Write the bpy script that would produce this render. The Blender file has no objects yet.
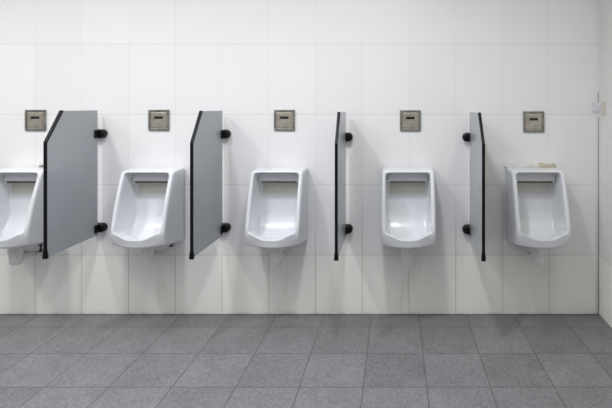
import bpy, bmesh, math, random
from mathutils import Vector, Matrix

C = bpy.context.scene.collection
PI = math.pi
random.seed(4)

# ------------------------------------------------------------------ camera model
D_CAM = 3.03          # camera distance from the tiled wall (wall plane is y = 0)
S = 155.6             # pixels per metre on the wall plane
CX, CY = 395.0, 106.0  # vanishing point of the depth direction, pixels
H_CAM = (315.0 - CY) / S

# ------------------------------------------------------------------ node helpers
class G:
    """tiny node-graph builder"""
    def __init__(self, name):
        self.m = bpy.data.materials.new(name)
        self.m.use_nodes = True
        self.t = self.m.node_tree
        self.b = self.t.nodes['Principled BSDF']
    def n(self, typ, **kw):
        nd = self.t.nodes.new(typ)
        for k, v in kw.items():
            setattr(nd, k, v)
        return nd
    def put(self, sock, v):
        if isinstance(v, bpy.types.NodeSocket):
            self.t.links.new(v, sock)
        elif isinstance(v, (tuple, list)) and len(v) == 3 and sock.type == 'RGBA':
            sock.default_value = (*v, 1)
        else:
            sock.default_value = v
    def math(self, op, a, b=None, c=None, clamp=False):
        nd = self.n('ShaderNodeMath', operation=op)
        nd.use_clamp = clamp
        self.put(nd.inputs[0], a)
        if b is not None: self.put(nd.inputs[1], b)
        if c is not None: self.put(nd.inputs[2], c)
        return nd.outputs[0]
    def ramp(self, v, a, b, lo=0.0, hi=1.0):
        nd = self.n('ShaderNodeMapRange', interpolation_type='SMOOTHSTEP')
        self.put(nd.inputs[0], v)
        nd.inputs[1].default_value = a; nd.inputs[2].default_value = b
        nd.inputs[3].default_value = lo; nd.inputs[4].default_value = hi
        return nd.outputs[0]
    def mix(self, f, a, b, mode='MIX'):
        nd = self.n('ShaderNodeMix', data_type='RGBA', blend_type=mode)
        self.put(nd.inputs[0], f); self.put(nd.inputs[6], a); self.put(nd.inputs[7], b)
        return nd.outputs[2]
    def coords(self, which='Object'):
        tc = self.n('ShaderNodeTexCoord')
        sp = self.n('ShaderNodeSeparateXYZ')
        self.t.links.new(tc.outputs[which], sp.inputs[0])
        return tc.outputs[which], sp.outputs[0], sp.outputs[1], sp.outputs[2]
    def noise(self, vec, scale, detail=3, rough=.5):
        nd = self.n('ShaderNodeTexNoise')
        self.put(nd.inputs['Vector'], vec)
        nd.inputs['Scale'].default_value = scale
        nd.inputs['Detail'].default_value = detail
        nd.inputs['Roughness'].default_value = rough
        return nd.outputs['Fac']
    def combine(self, x, y, z=0.0):
        nd = self.n('ShaderNodeCombineXYZ')
        self.put(nd.inputs[0], x); self.put(nd.inputs[1], y); self.put(nd.inputs[2], z)
        return nd.outputs[0]
    def white(self, vec):
        nd = self.n('ShaderNodeTexWhiteNoise', noise_dimensions='3D')
        self.put(nd.inputs['Vector'], vec)
        return nd.outputs['Value']
    def bump(self, h, strength, dist=.002):
        nd = self.n('ShaderNodeBump')
        nd.inputs['Strength'].default_value = strength
        nd.inputs['Distance'].default_value = dist
        self.put(nd.inputs['Height'], h)
        self.t.links.new(nd.outputs[0], self.b.inputs['Normal'])
    def set(self, **kw):
        for k, v in kw.items():
            self.put(self.b.inputs[k.replace('_', ' ')], v)
        return self.m
    def grid(self, u, v, u0, v0, pu, pv):
        """distance to nearest seam along u and v (metres) + cell indices"""
        out = []
        for s, s0, p in ((u, u0, pu), (v, v0, pv)):
            q = self.math('DIVIDE', self.math('SUBTRACT', s, s0), p)
            cell = self.math('FLOOR', q)
            fr = self.math('SUBTRACT', q, cell)
            d = self.math('MULTIPLY', self.math('MINIMUM', fr, self.math('SUBTRACT', 1.0, fr)), p)
            out += [d, cell]
        return out   # du, cu, dv, cv

def simple(name, col, rough=.5, metal=0.0, spec=.5, coat=0.0):
    g = G(name)
    vec, x, y, z = g.coords()
    nz = g.noise(vec, 35, 3)
    dark = tuple(c * .86 for c in col)
    return g.set(Base_Color=g.mix(g.ramp(nz, .35, .7), dark, col), Roughness=rough, Metallic=metal,
                 Specular_IOR_Level=spec, Coat_Weight=coat)

# ---- tiled wall
def wall_material(name, axis, u0, tint):
    g = G(name)
    vec, x, y, z = g.coords()
    u = x if axis == 'x' else y
    du, cu, dv, cv = g.grid(u, z, u0, .3865, .3005, .4515)
    sv = g.ramp(du, .0011, .0028, 1, 0)
    sh = g.ramp(dv, .0012, .0030, 1, 0)
    wn = g.white(g.combine(cu, cv, 3.0))
    edge_wn = g.white(g.combine(g.math('ROUND', g.math('DIVIDE', g.math('SUBTRACT', u, u0), .3005)), cv, 7.0))
    low = g.ramp(z, .30, .95, 1, 0)
    # vertical seams: faint high up, stronger and browner near the floor, each one a bit different
    vstr = g.math('MULTIPLY', sv, g.math('ADD', g.math('MULTIPLY', edge_wn, .30), g.math('MULTIPLY_ADD', low, .40, .10)), clamp=True)
    hstr = g.math('MULTIPLY', sh, .50)
    seam = g.math('MAXIMUM', vstr, hstr)
    big = g.noise(vec, 1.3, 2)
    tone = g.math('ADD', g.math('MULTIPLY', wn, .035), g.math('MULTIPLY_ADD', big, .03, .935))
    tile = g.mix(1.0, tint, g.combine(tone, tone, tone), 'MULTIPLY')
    # lower courses are a little creamier
    tile = g.mix(g.ramp(z, .37, .40, .85, 0), tile, (.90, .88, .825))
    grout = g.mix(low, (.50, .50, .49), (.36, .32, .26))
    col = g.mix(seam, tile, grout)
    # grime where the wall meets the floor
    dirt = g.math('MULTIPLY', g.ramp(z, 0, .03, 1, 0), g.ramp(g.noise(vec, 14, 4), .35, .75))
    col = g.mix(g.math('MULTIPLY', dirt, .5), col, (.30, .27, .22))
    if axis == 'x':                                   # faint dried drips on the tiles under each outlet
        q = g.math('DIVIDE', g.math('SUBTRACT', x, .079 - .797 / 2), .797)
        off = g.math('MULTIPLY', g.math('ABSOLUTE', g.math('SUBTRACT', g.math('FRACT', q), .5)), .797)
        streak = g.noise(g.combine(g.math('MULTIPLY', x, 38), 0.0, g.math('MULTIPLY', z, 3)), 1.0, 4)
        dr = g.math('MULTIPLY', g.math('MULTIPLY', g.ramp(off, .02, .15, 1, 0), g.ramp(z, .40, .50, 1, 0)), g.ramp(streak, .45, .75))
        col = g.mix(g.math('MULTIPLY', dr, .18), col, (.42, .37, .28))
    g.bump(g.math('SUBTRACT', 1.0, g.math('MAXIMUM', sv, sh)), .25, .0012)
    return g.set(Base_Color=col, Roughness=g.mix(seam, (.20,)*3, (.7,)*3), Specular_IOR_Level=.45)

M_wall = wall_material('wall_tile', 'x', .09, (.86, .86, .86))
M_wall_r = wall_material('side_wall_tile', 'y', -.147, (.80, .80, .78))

# ---- floor
def floor_material():
    g = G('floor_terrazzo_tile')
    vec, x, y, z = g.coords()
    du, cu, dv, cv = g.grid(x, y, .1515, -.178, .3030, .3050)
    s = g.math('MAXIMUM', g.ramp(du, .0014, .0042, 1, 0), g.math('MULTIPLY', g.ramp(dv, .0014, .0046, 1, 0), .95))
    wn = g.white(g.combine(cu, cv, 1.0))
    sp1 = g.noise(vec, 210, 2, .7)
    sp2 = g.noise(vec, 70, 3, .65)
    sp3 = g.noise(vec, 5, 3, .6)
    v = g.math('MULTIPLY_ADD', wn, .16, .80)
    v = g.math('ADD', v, g.math('MULTIPLY', g.math('SUBTRACT', sp1, .5), 1.5))
    v = g.math('ADD', v, g.math('MULTIPLY', g.math('SUBTRACT', sp2, .5), .9))
    v = g.math('ADD', v, g.math('MULTIPLY', g.math('SUBTRACT', sp3, .5), .45))
    base = g.mix(1.0, (.208, .208, .220), g.combine(v, v, v), 'MULTIPLY')
    # worn, dirtier strip under the urinals
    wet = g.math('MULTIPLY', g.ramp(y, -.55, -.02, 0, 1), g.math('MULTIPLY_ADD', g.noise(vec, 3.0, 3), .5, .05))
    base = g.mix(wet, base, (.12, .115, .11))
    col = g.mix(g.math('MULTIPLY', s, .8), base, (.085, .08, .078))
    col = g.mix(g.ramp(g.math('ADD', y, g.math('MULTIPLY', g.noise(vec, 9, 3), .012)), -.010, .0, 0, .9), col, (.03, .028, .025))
    g.bump(g.math('SUBTRACT', g.math('MULTIPLY', sp1, .4), s), .25, .0015)
    return g.set(Base_Color=col, Roughness=.52, Specular_IOR_Level=.35)
M_floor = floor_material()

M_ceiling = simple('ceiling_paint', (.82, .82, .82), .8)
M_plain = simple('painted_wall', (.70, .70, .71), .6)

# ---- ceramic: glossy white, rim shadow painted in as a beige tint on the back of the bowl under the spreader
def ceramic_material():
    g = G('white_vitreous_china')
    vec, x, y, z = g.coords()
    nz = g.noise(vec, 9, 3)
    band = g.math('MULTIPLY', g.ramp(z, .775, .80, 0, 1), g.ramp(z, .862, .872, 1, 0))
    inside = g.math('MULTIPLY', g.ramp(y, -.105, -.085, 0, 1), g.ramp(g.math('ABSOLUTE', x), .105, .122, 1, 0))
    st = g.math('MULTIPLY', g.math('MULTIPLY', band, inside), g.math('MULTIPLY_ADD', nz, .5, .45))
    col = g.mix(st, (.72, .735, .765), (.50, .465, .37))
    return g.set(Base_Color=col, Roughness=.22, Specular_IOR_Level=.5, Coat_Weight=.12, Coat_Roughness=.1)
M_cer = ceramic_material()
M_hole = simple('dark_scaled_hole', (.10, .085, .06), .7)
M_outlet = simple('grey_white_plastic', (.80, .80, .80), .3)
M_black = simple('black_nylon', (.004, .004, .005), .45, spec=.25)
M_trim = simple('black_edge_trim', (.005, .005, .007), .35, spec=.18)
M_bolt = simple('dark_bolt', (.03, .028, .025), .5)
M_scale = simple('yellowed_sealant', (.58, .53, .38), .7)
M_seal = simple('white_sealant', (.80, .79, .74), .6)
M_greyseal = simple('grey_sealant', (.33, .32, .30), .7)
M_beige = simple('beige_plastic', (.72, .67, .60), .5)
M_white_plastic = simple('white_plastic', (.78, .78, .82), .4)

def panel_material():
    g = G('grey_laminate_board')
    vec, x, y, z = g.coords()
    nz = g.noise(vec, 160, 2, .6)
    big = g.noise(vec, 3, 2)
    v = g.math('ADD', g.math('MULTIPLY_ADD', nz, .08, .90), g.math('MULTIPLY', big, .10))
    return g.set(Base_Color=g.mix(1.0, (.345, .372, .400), g.combine(v, v, v), 'MULTIPLY'), Roughness=.22, Specular_IOR_Level=.75)
M_panel = panel_material()

def steel(name, col, rough):
    g = G(name)
    vec, x, y, z = g.coords()
    st = g.noise(g.combine(g.math('MULTIPLY', x, 6), y, g.math('MULTIPLY', z, 300)), 1.0, 3)
    sm = g.noise(vec, 22, 3)
    c = g.mix(g.ramp(sm, .3, .75), tuple(k * .70 for k in col), col)
    return g.set(Base_Color=c, Metallic=.85, Roughness=g.math('MULTIPLY_ADD', st, .18, rough))
M_steel = steel('stainless_plate', (.60, .55, .47), .30)
M_steel_frame = steel('stainless_frame', (.36, .345, .31), .36)
M_window = simple('black_sensor_window', (.008, .007, .007), .15)

# ------------------------------------------------------------------ object helpers
def obj(name, bm, mats, parent=None, smooth=False, bevel=0.0, subsurf=0, seg=2):
    bmesh.ops.recalc_face_normals(bm, faces=bm.faces)
    me = bpy.data.meshes.new(name)
    bm.to_mesh(me); bm.free()
    o = bpy.data.objects.new(name, me)
    C.objects.link(o)
    for m in (mats if isinstance(mats, (list, tuple)) else [mats]):
        me.materials.append(m)
    if parent: o.parent = parent
    if bevel:
        md = o.modifiers.new('bevel', 'BEVEL'); md.width = bevel; md.segments = seg
        md.limit_method = 'ANGLE'; md.angle_limit = math.radians(35)
    if subsurf:
        md = o.modifiers.new('subsurf', 'SUBSURF'); md.levels = subsurf; md.render_levels = subsurf
    if smooth:
        for p in me.polygons: p.use_smooth = True
    return o

def thing(name, label, cat, loc=(0, 0, 0), group=None):
    o = bpy.data.objects.new(name, None); C.objects.link(o)
    o.empty_display_size = .1
    o.location = loc; o['label'] = label; o['category'] = cat
    if group: o['group'] = group
    return o

def box(bm, x0, x1, y0, y1, z0, z1, mi=0):
    vs = [bm.verts.new((x, y, z)) for x in (x0, x1) for y in (y0, y1) for z in (z0, z1)]
    for f in ((0, 1, 3, 2), (4, 6, 7, 5), (0, 4, 5, 1), (2, 3, 7, 6), (0, 2, 6, 4), (1, 5, 7, 3)):
        bm.faces.new([vs[i] for i in f]).material_index = mi

def prism(bm, pts, x0, x1, mi=0):
    """polygon in (y,z) extruded along x"""
    a = [bm.verts.new((x0, y, z)) for y, z in pts]
    b = [bm.verts.new((x1, y, z)) for y, z in pts]
    n = len(pts)
    bm.faces.new(a).material_index = mi; bm.faces.new(b[::-1]).material_index = mi
    for i in range(n):
        bm.faces.new((a[i], a[(i + 1) % n], b[(i + 1) % n], b[i])).material_index = mi

def loft(bm, rings, cap0=True, cap1=True, mi=0):
    vr = [[bm.verts.new(p) for p in r] for r in rings]
    n = len(rings[0])
    for a, b in zip(vr, vr[1:]):
        for i in range(n):
            bm.faces.new((a[i], a[(i + 1) % n], b[(i + 1) % n], b[i])).material_index = mi
    if cap0: bm.faces.new(vr[0][::-1]).material_index = mi
    if cap1: bm.faces.new(vr[-1]).material_index = mi
    return vr

def ss(a, b, x):
    t = max(0.0, min(1.0, (x - a) / (b - a)))
    return t * t * (3 - 2 * t)

# ------------------------------------------------------------------ the setting
X_R = (598.5 - CX) / S
X_L = -5.2
Y_F = -4.6
Z_C = 2.85
def struct(name, bm, m):
    o = obj(name, bm, m); o['kind'] = 'structure'; return o
bm = bmesh.new(); box(bm, X_L - .1, X_R + .1, 0, .12, 0, Z_C); struct('wall_back', bm, M_wall)
bm = bmesh.new(); box(bm, X_R, X_R + .12, Y_F, 0, 0, Z_C)
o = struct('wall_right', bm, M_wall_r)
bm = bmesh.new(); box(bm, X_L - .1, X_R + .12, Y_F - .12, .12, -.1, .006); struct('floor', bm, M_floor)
bm = bmesh.new(); box(bm, X_L - .1, X_R + .12, Y_F - .12, .12, Z_C, Z_C + .1); struct('ceiling', bm, M_ceiling)
bm = bmesh.new(); box(bm, X_L - .1, X_R + .12, Y_F - .12, Y_F, 0, Z_C); struct('wall_front', bm, M_plain)
bm = bmesh.new(); box(bm, X_L - .12, X_L, Y_F, 0, 0, Z_C); struct('wall_left', bm, M_plain)
# dark weathered joint in the corner, and the rounded joint along the floor of the side wall
bm = bmesh.new(); box(bm, X_R - .004, X_R, -.004, 0, .0, 1.27)
box(bm, X_R - .004, X_R, -.004, 0, 1.36, 1.43)
g = G('brown_corner_joint'); vec, x, y, z = g.coords()
M_joint = g.set(Base_Color=g.mix(g.ramp(z, .2, 1.1, 1, 0), (.34, .33, .30), (.13, .11, .085)), Roughness=.8)
struct('trim_1', bm, M_joint)

# ------------------------------------------------------------------ urinals
NB, NS, NT, NC = 13, 16, 13, 5
def loop(hw, zt, zb, rt, rb, depth):
    """closed outline in (x,z); zb may depend on x; depth(x,z) -> distance from the wall"""
    zbf = zb if callable(zb) else (lambda x: zb)
    P = []
    zc = zbf(hw)
    for i in range(NB):                                   # bottom, left to right
        x = (-hw + rb) + (2 * hw - 2 * rb) * i / (NB - 1)
        P.append((x, zbf(x)))
    for i in range(1, NC):                                # bottom right corner
        a = -PI / 2 + PI / 2 * i / NC
        x = hw - rb + rb * math.cos(a)
        P.append((x, zbf(hw - rb) + rb + rb * math.sin(a)))
    z0, z1 = zbf(hw - rb) + rb, zt - rt
    for i in range(NS):
        P.append((hw, z0 + (z1 - z0) * i / (NS - 1)))
    for i in range(1, NC):
        a = PI / 2 * i / NC
        P.append((hw - rt + rt * math.cos(a), zt - rt + rt * math.sin(a)))
    for i in range(NT):
        P.append(((hw - rt) - (2 * hw - 2 * rt) * i / (NT - 1), zt))
    for i in range(1, NC):
        a = PI / 2 + PI / 2 * i / NC
        P.append((-hw + rt + rt * math.cos(a), zt - rt + rt * math.sin(a)))
    for i in range(NS):
        P.append((-hw, z1 + (z0 - z1) * i / (NS - 1)))
    for i in range(1, NC):
        a = PI + PI / 2 * i / NC
        P.append((-hw + rb + rb * math.cos(a), zbf(hw - rb) + rb + rb * math.sin(a)))
    return [Vector((x, -depth(x, z), z)) for x, z in P]

HW, ZT = .1635, .952
def D(x, z):                                              # front profile of the rim, side view + bow of the basin
    t = max(0, min(1.05, (.945 - z) / .42))
    e = min(t, .80 + .25 * (t - .80)) if t > .80 else t
    return .150 + .128 * e + .016 * math.sin(PI * min(e, 1)) + .036 * (1 - min(1, (x / HW) ** 2)) * ss(.62, .84, t) - .020 * ss(.84, 1.0, t)
def under(x):                                             # underside where it meets the wall, sinks to the outlet
    return .478 - .080 * (1 - ss(.0, .135, abs(x)))
def front_low(x):
    return .521 - .012 * (1 - (x / HW) ** 2)
def lip(x):
    return .564 + .036 * ss(.040, .133, abs(x))
def Yback(x, z):                                          # back of the bowl
    return .045 + .105 * ss(.68, .535, z) ** 1.0 if z < .68 else .045
def Yb(x, z):
    t = max(0, (.68 - z) / .145)
    return .045 + .100 * t * t

def lerp_loop(a, b, t, tz=None):
    return [Vector((p.x + (q.x - p.x) * t, p.y + (q.y - p.y) * (t if tz is None else tz), p.z + (q.z - p.z) * t)) for p, q in zip(a, b)]

def body_bm():
    R = []
    back = loop(HW, ZT, under, .012, .020, lambda x, z: .0005)
    edge = loop(HW, .947, front_low, .020, .012, lambda x, z: D(x, z) - .016)
    R.append(back)
    R.append(lerp_loop(back, edge, .06))
    for t in (.3, .55, .8):
        R.append(lerp_loop(back, edge, t))
    R.append(edge)
    R.append(loop(HW - .003, .9445, lambda x: front_low(x) + .003, .022, .012, lambda x, z: D(x, z) - .005))
    R.append(loop(HW - .008, .9425, lambda x: front_low(x) + .009, .024, .014, lambda x, z: D(x, z)))
    R.append(loop(HW - .017, .9395, lambda x: .5 * (front_low(x) + lip(x)), .024, .016, lambda x, z: D(x, z) + .001))
    R.append(loop(HW - .0245, .9370, lambda x: lip(x) - .0035, .022, .010, lambda x, z: D(x, z) - .0005))
    inn = loop(HW - .0275, .935, lambda x: lip(x), .022, .010, lambda x, z: D(x, z) - .005)
    R.append(inn)
    inn2 = loop(HW - .0295, .933, lambda x: lip(x) - .004, .024, .014, lambda x, z: D(x, z) - .022)
    R.append(inn2)
    bk = loop(.121, .924, .532, .03, .055, Yb)
    for t, ty in ((.12, .25), (.3, .5), (.55, .74), (.8, .92)):
        R.append(lerp_loop(inn2, bk, t, ty))
    R.append(bk)
    c = Vector((0, 0, .735))
    for k in (.9, .72, .5, .25):
        r = []
        for p in bk:
            x, z = p.x * k, c.z + (p.z - c.z) * k
            r.append(Vector((x, -Yb(x, z) + .004, z)))
        R.append(r)
    b = bmesh.new()
    loft(b, R)
    return b

def outlet_bm():
    b = bmesh.new()
    rings = []
    for r, z in ((.046, .510), (.044, .470), (.039, .445), (.0355, .42), (.034, .390), (.031, .380), (.022, .3765)):
        rings.append([Vector((r * math.cos(a), -.150 + r * math.sin(a), z)) for a in [2 * PI * i / 24 for i in range(24)]])
    loft(b, rings)
    return b

def waste_pipe_bm():
    b = bmesh.new()
    rings = []
    for y in (0.0, -.05, -.135):
        rings.append([Vector((.022 * math.cos(a), y, .412 + .022 * math.sin(a))) for a in [2 * PI * i / 20 for i in range(20)]])
    loft(b, rings)
    return b

def spreader_bm():
    """hood along the top of the bowl with a row of spray holes along its lower edge"""
    b = bmesh.new()
    prof = [(-.040, .929), (-.082, .929), (-.088, .900), (-.088, .874), (-.080, .866), (-.040, .866)]
    prism(b, prof, -.127, .127, 0)
    bmesh.ops.bevel(b, geom=[e for e in b.edges], offset=.003, segments=2, affect='EDGES')
    n = 13
    for i in range(n):
        x = -.100 + .200 * i / (n - 1)
        w = .0058
        box(b, x - w, x + w, -.0905, -.084, .8635, .8735, 1)
    return b

def bolt_bm(pts):
    b = bmesh.new()
    for (x, y, z) in pts:
        for r, z0, z1 in ((.011, z - .008, z + .008), (.0055, z + .007, z + .03)):
            loft(b, [[Vector((x + r * math.cos(a), y + r * math.sin(a), zz)) for a in [2 * PI * i / 6 for i in range(6)]] for zz in (z0, z1)])
    return b

def children(o):
    return [c for c in bpy.data.objects if c.parent == o]
def copy_tree(o):
    c = o.copy(); C.objects.link(c)
    for ch in children(o):
        d = ch.copy(); C.objects.link(d); d.parent = c
        for g_ in children(ch):
            e = g_.copy(); C.objects.link(e); e.parent = d
    return c

U_X = [(p - CX) / S for p in (35.0, 159.5, 282.5, 407.3, 531.0)]
U_L = ['white ceramic urinal beside a grey screen, cut off by the left edge of the photo',
       'white ceramic urinal between the two leftmost screens, brown stained wall and dark bolt under it',
       'white ceramic urinal in the middle of the five, between second and third screen',
       'white ceramic urinal seen straight on, between the third and the rightmost screen',
       'white ceramic urinal by the corner of the right wall, yellowed sealant on its top edge']
first = thing('urinal', U_L[0], 'urinal', (U_X[0], -.001, 0), 'wall urinals in a row')
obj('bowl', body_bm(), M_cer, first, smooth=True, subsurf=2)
obj('flush_spreader', spreader_bm(), [M_cer, M_hole], first)
obj('drain_outlet', outlet_bm(), M_outlet, first, smooth=True, subsurf=1)
obj('waste_pipe', waste_pipe_bm(), M_outlet, first, smooth=True)
urinals = [first]
for k in range(1, 5):
    u = copy_tree(first); u.location.x = U_X[k]; u['label'] = U_L[k]; urinals.append(u)
# dark fixing bolts that show under two of them
for i, pt in ((0, (.098, -.080, .478)), (0, (.098, -.080, .438)), (1, (.082, -.014, .452))):
    b = bolt_bm([pt]) ; obj('mounting_bolt', b, M_bolt, urinals[i])
# sealant along the top
def strip(x0, x1, mat, parent, h=.010, d=.012, z=.952):
    b = bmesh.new()
    n = 14; rings = []
    for i in range(n + 1):
        x = x0 + (x1 - x0) * i / n
        hh = h * (.65 + .6 * random.random()); dd = d * (.7 + .5 * random.random())
        rings.append([Vector((x, 0, z - .003)), Vector((x, -dd, z - .003)), Vector((x, -dd * .7, z + hh * .7)), Vector((x, 0, z + hh))])
    loft(b, rings)
    return obj('sealant', b, mat, parent, smooth=True)
strip(-.168, .06, M_seal, urinals[4], .016, .014)
o = strip(.05, .152, M_scale, urinals[4], .020, .022); o['label'] = 'yellowed crusty sealant'
strip(.03, .155, M_greyseal, urinals[0], .014, .006)

# brown seepage marks on the wall below the second urinal (a thin dried film on the tiles)
# ------------------------------------------------------------------ flush plates
P_X = [(p - CX) / S for p in (36.2, 159.3, 284.6, 410.3, 533.4)]
P_Y = [120.0, 119.9, 120.0, 120.4, 121.6]
P_L = ['steel square flush sensor plate above the urinal cut by the left edge',
       'steel square flush sensor plate just left of the second grey screen',
       'dark steel square flush sensor plate above the middle urinal',
       'dark grey steel flush sensor plate above the urinal seen straight on',
       'steel square flush sensor plate nearest the corner of the right wall']
pl = thing('flush_plate', P_L[0], 'flush plate', (P_X[0], -.001, (315 - P_Y[0]) / S), 'flush sensor plates above the urinals')
def ring_frame(bm, h, w, y0, y1):
    o_, i_ = h, h - w
    for a, b_, c, d in ((-o_, o_, i_, o_), (-o_, o_, -o_, -i_), (-o_, -i_, -i_, i_), (i_, o_, -i_, i_)):
        box(bm, a, b_, y0, y1, c, d)
bm = bmesh.new(); ring_frame(bm, .0665, .012, -.010, 0)
obj('frame', bm, M_steel_frame, pl, bevel=.002)
bm = bmesh.new(); box(bm, -.054, .054, -.006, 0, -.054, .054); box(bm, -.046, .046, -.0085, -.006, -.047, .047)
fp = obj('face_plate', bm, M_steel, pl, bevel=.0012)
bm = bmesh.new(); box(bm, -.027, .027, -.0105, -.008, .008, .024)
obj('sensor_window', bm, M_window, pl, bevel=.002)
plates = [pl]
for k in range(1, 5):
    p = copy_tree(pl); p.location = (P_X[k], -.001, (315 - P_Y[k]) / S); p['label'] = P_L[k]; plates.append(p)

# ------------------------------------------------------------------ partitions
Q_X = [-1.894, -1.101, -.318, .4795]
Q_L = ['grey privacy screen left of all others, black edge, seen broadest',
       'grey privacy screen between the second and the middle urinal',
       'narrow looking grey privacy screen right of the middle urinal',
       'grey privacy screen left of the urinal by the corner, its left face showing']
q = thing('privacy_screen', Q_L[0], 'privacy screen', (Q_X[0], .004, .5225), 'grey privacy screens between urinals')
Z0 = .5225
TOPZ, CHZ, BACK, CHY, FR = 1.316 - Z0, 1.146 - Z0, .042, .362, .485
poly = [(-BACK, 0), (-BACK, TOPZ), (-CHY + .004, TOPZ), (-FR + .005, CHZ), (-FR + .005, 0)]
bm = bmesh.new(); prism(bm, poly, -.0065, .0065)
obj('panel', bm, M_panel, q, bevel=.0012)
# black edge trim: up the front, over the chamfer
dx, dz = (FR - CHY), (TOPZ - CHZ)
L = math.hypot(dx, dz); nx, nz = -dz / L, dx / L          # outward normal of the chamfer in (y,z) as (-,+)
T = .0095
out = [(-FR, 0), (-FR, CHZ + .002), (-CHY - .001, TOPZ + .003), (-CHY + .010, TOPZ + .003)]
inn = [(-CHY + T + .002, TOPZ - .004), (-FR + T, CHZ - .004), (-FR + T, 0)]
bm = bmesh.new(); prism(bm, out + inn, -.0082, .0082)
# slightly flared foot cap
rings = []
for z, hx, y0, y1 in ((.045, .0083, -FR - .0002, -FR + T + .0002), (.012, .0115, -FR - .003, -FR + T + .004),
                      (-.004, .012, -FR - .003, -FR + T + .004), (-.008, .010, -FR, -FR + T)):
    rings.append([Vector((-hx, y0, z)), Vector((hx, y0, z)), Vector((hx, y1, z)), Vector((-hx, y1, z))])
loft(bm, rings)
obj('edge_trim', bm, M_trim, q, bevel=.002)
def bracket_bm():
    """pill-shaped stand-off clamp: wall flange, body gripping the back edge of the board"""
    b = bmesh.new()
    hx, hz = .048, .028
    def stad(k, y):
        r = []
        n = 14
        for i in range(n + 1):
            a = -PI / 2 + PI * i / n
            r.append(Vector(((hx - hz) * 1 + hz * k * math.cos(a), y, hz * k * math.sin(a))))
        for i in range(n + 1):
            a = PI / 2 + PI * i / n
            r.append(Vector((-(hx - hz) + hz * k * math.cos(a), y, hz * k * math.sin(a))))
        return r
    loft(b, [stad(.97, 0), stad(1.0, -.003), stad(1.0, -.030), stad(.93, -.040), stad(.7, -.044)])
    for s in (-1, 1):                                    # two jaws that clasp the board
        x0, x1 = sorted((s * .0068, s * .0150))
        box(b, x0, x1, -.078, -.036, -.025, .025)
    return b
br = obj('bracket', bracket_bm(), M_black, q, smooth=False, bevel=.003)
br.location = (0, 0, 1.166 - Z0)
br2 = br.copy(); C.objects.link(br2); br2.parent = q; br2.location = (0, 0, .5665 - Z0)
parts = [q]
for k in range(1, 4):
    p = copy_tree(q); p.location.x = Q_X[k]; p['label'] = Q_L[k]; parts.append(p)
    p.location.z -= (0, .002, .009, .012)[k]             # hung slightly lower towards the right
    for ch in children(p):
        if ch.name.startswith('bracket') and ch.location.z > .3:
            ch.location.z -= (0, 0, .012, .010)[k]

# ------------------------------------------------------------------ small plastic fitting in the corner
t = thing('corner_fitting', 'small white and beige plastic fitting high in the right corner of the walls', 'fitting', (X_R, 0, (315 - 113.8) / S))
bm = bmesh.new()
box(bm, -.042, -.001, -.005, -.001, .012, .072)
box(bm, -.005, -.001, -.040, -.004, .012, .072)
obj('corner_plate', bm, M_white_plastic, t, bevel=.0015)
bm = bmesh.new(); box(bm, -.006, -.001, -.100, -.058, -.006, .076)
o = obj('side_plate', bm, M_beige, t, bevel=.002)

# ------------------------------------------------------------------ light
def area(name, loc, size, power, col=(1, 1, 1), shape='DISK', size_y=None, rot=(0, 0, 0), spread=None):
    l = bpy.data.lights.new(name, 'AREA'); l.shape = shape; l.size = size
    if size_y: l.size_y = size_y
    l.energy = power; l.color = col
    if spread: l.spread = spread
    o = bpy.data.objects.new(name, l); C.objects.link(o); o.location = loc; o.rotation_euler = rot
    return o
for x, p, c in ((-3.7, 17, (1, .98, .95)), (-2.45, 18.5, (1, .985, .955)), (-1.35, 18.5, (.97, .975, 1)), (-.20, 20, (.96, .965, 1)), (1.0, 6, (1, 1, .84))):
    area('downlight', (x, -1.3, 2.80), .20, p * .86, c, spread=2.62)
area('ceiling_fill', (-2.3, -2.6, 2.82), 5.2, 66, (.97, .98, 1), 'RECTANGLE', 2.6)  # added soft fill standing in for ceiling bounce, not a fixture of the room

w = bpy.data.worlds.new('world'); bpy.context.scene.world = w; w.use_nodes = True
w.node_tree.nodes['Background'].inputs[0].default_value = (.9, .93, 1, 1)
w.node_tree.nodes['Background'].inputs[1].default_value = .3

# ------------------------------------------------------------------ camera
cd = bpy.data.cameras.new('camera'); cam = bpy.data.objects.new('camera', cd); C.objects.link(cam)
cam.location = (0, -D_CAM, H_CAM); cam.rotation_euler = (PI / 2, 0, 0)
cd.sensor_width = 36; cd.lens = 36 * S * D_CAM / 612
cd.shift_x = -(CX - 306) / 612
cd.shift_y = -(204 - CY) / 612
bpy.context.scene.camera = cam
vs = bpy.context.scene.view_settings
vs.view_transform = 'Standard'; vs.look = 'None'; vs.exposure = 0; vs.gamma = 1
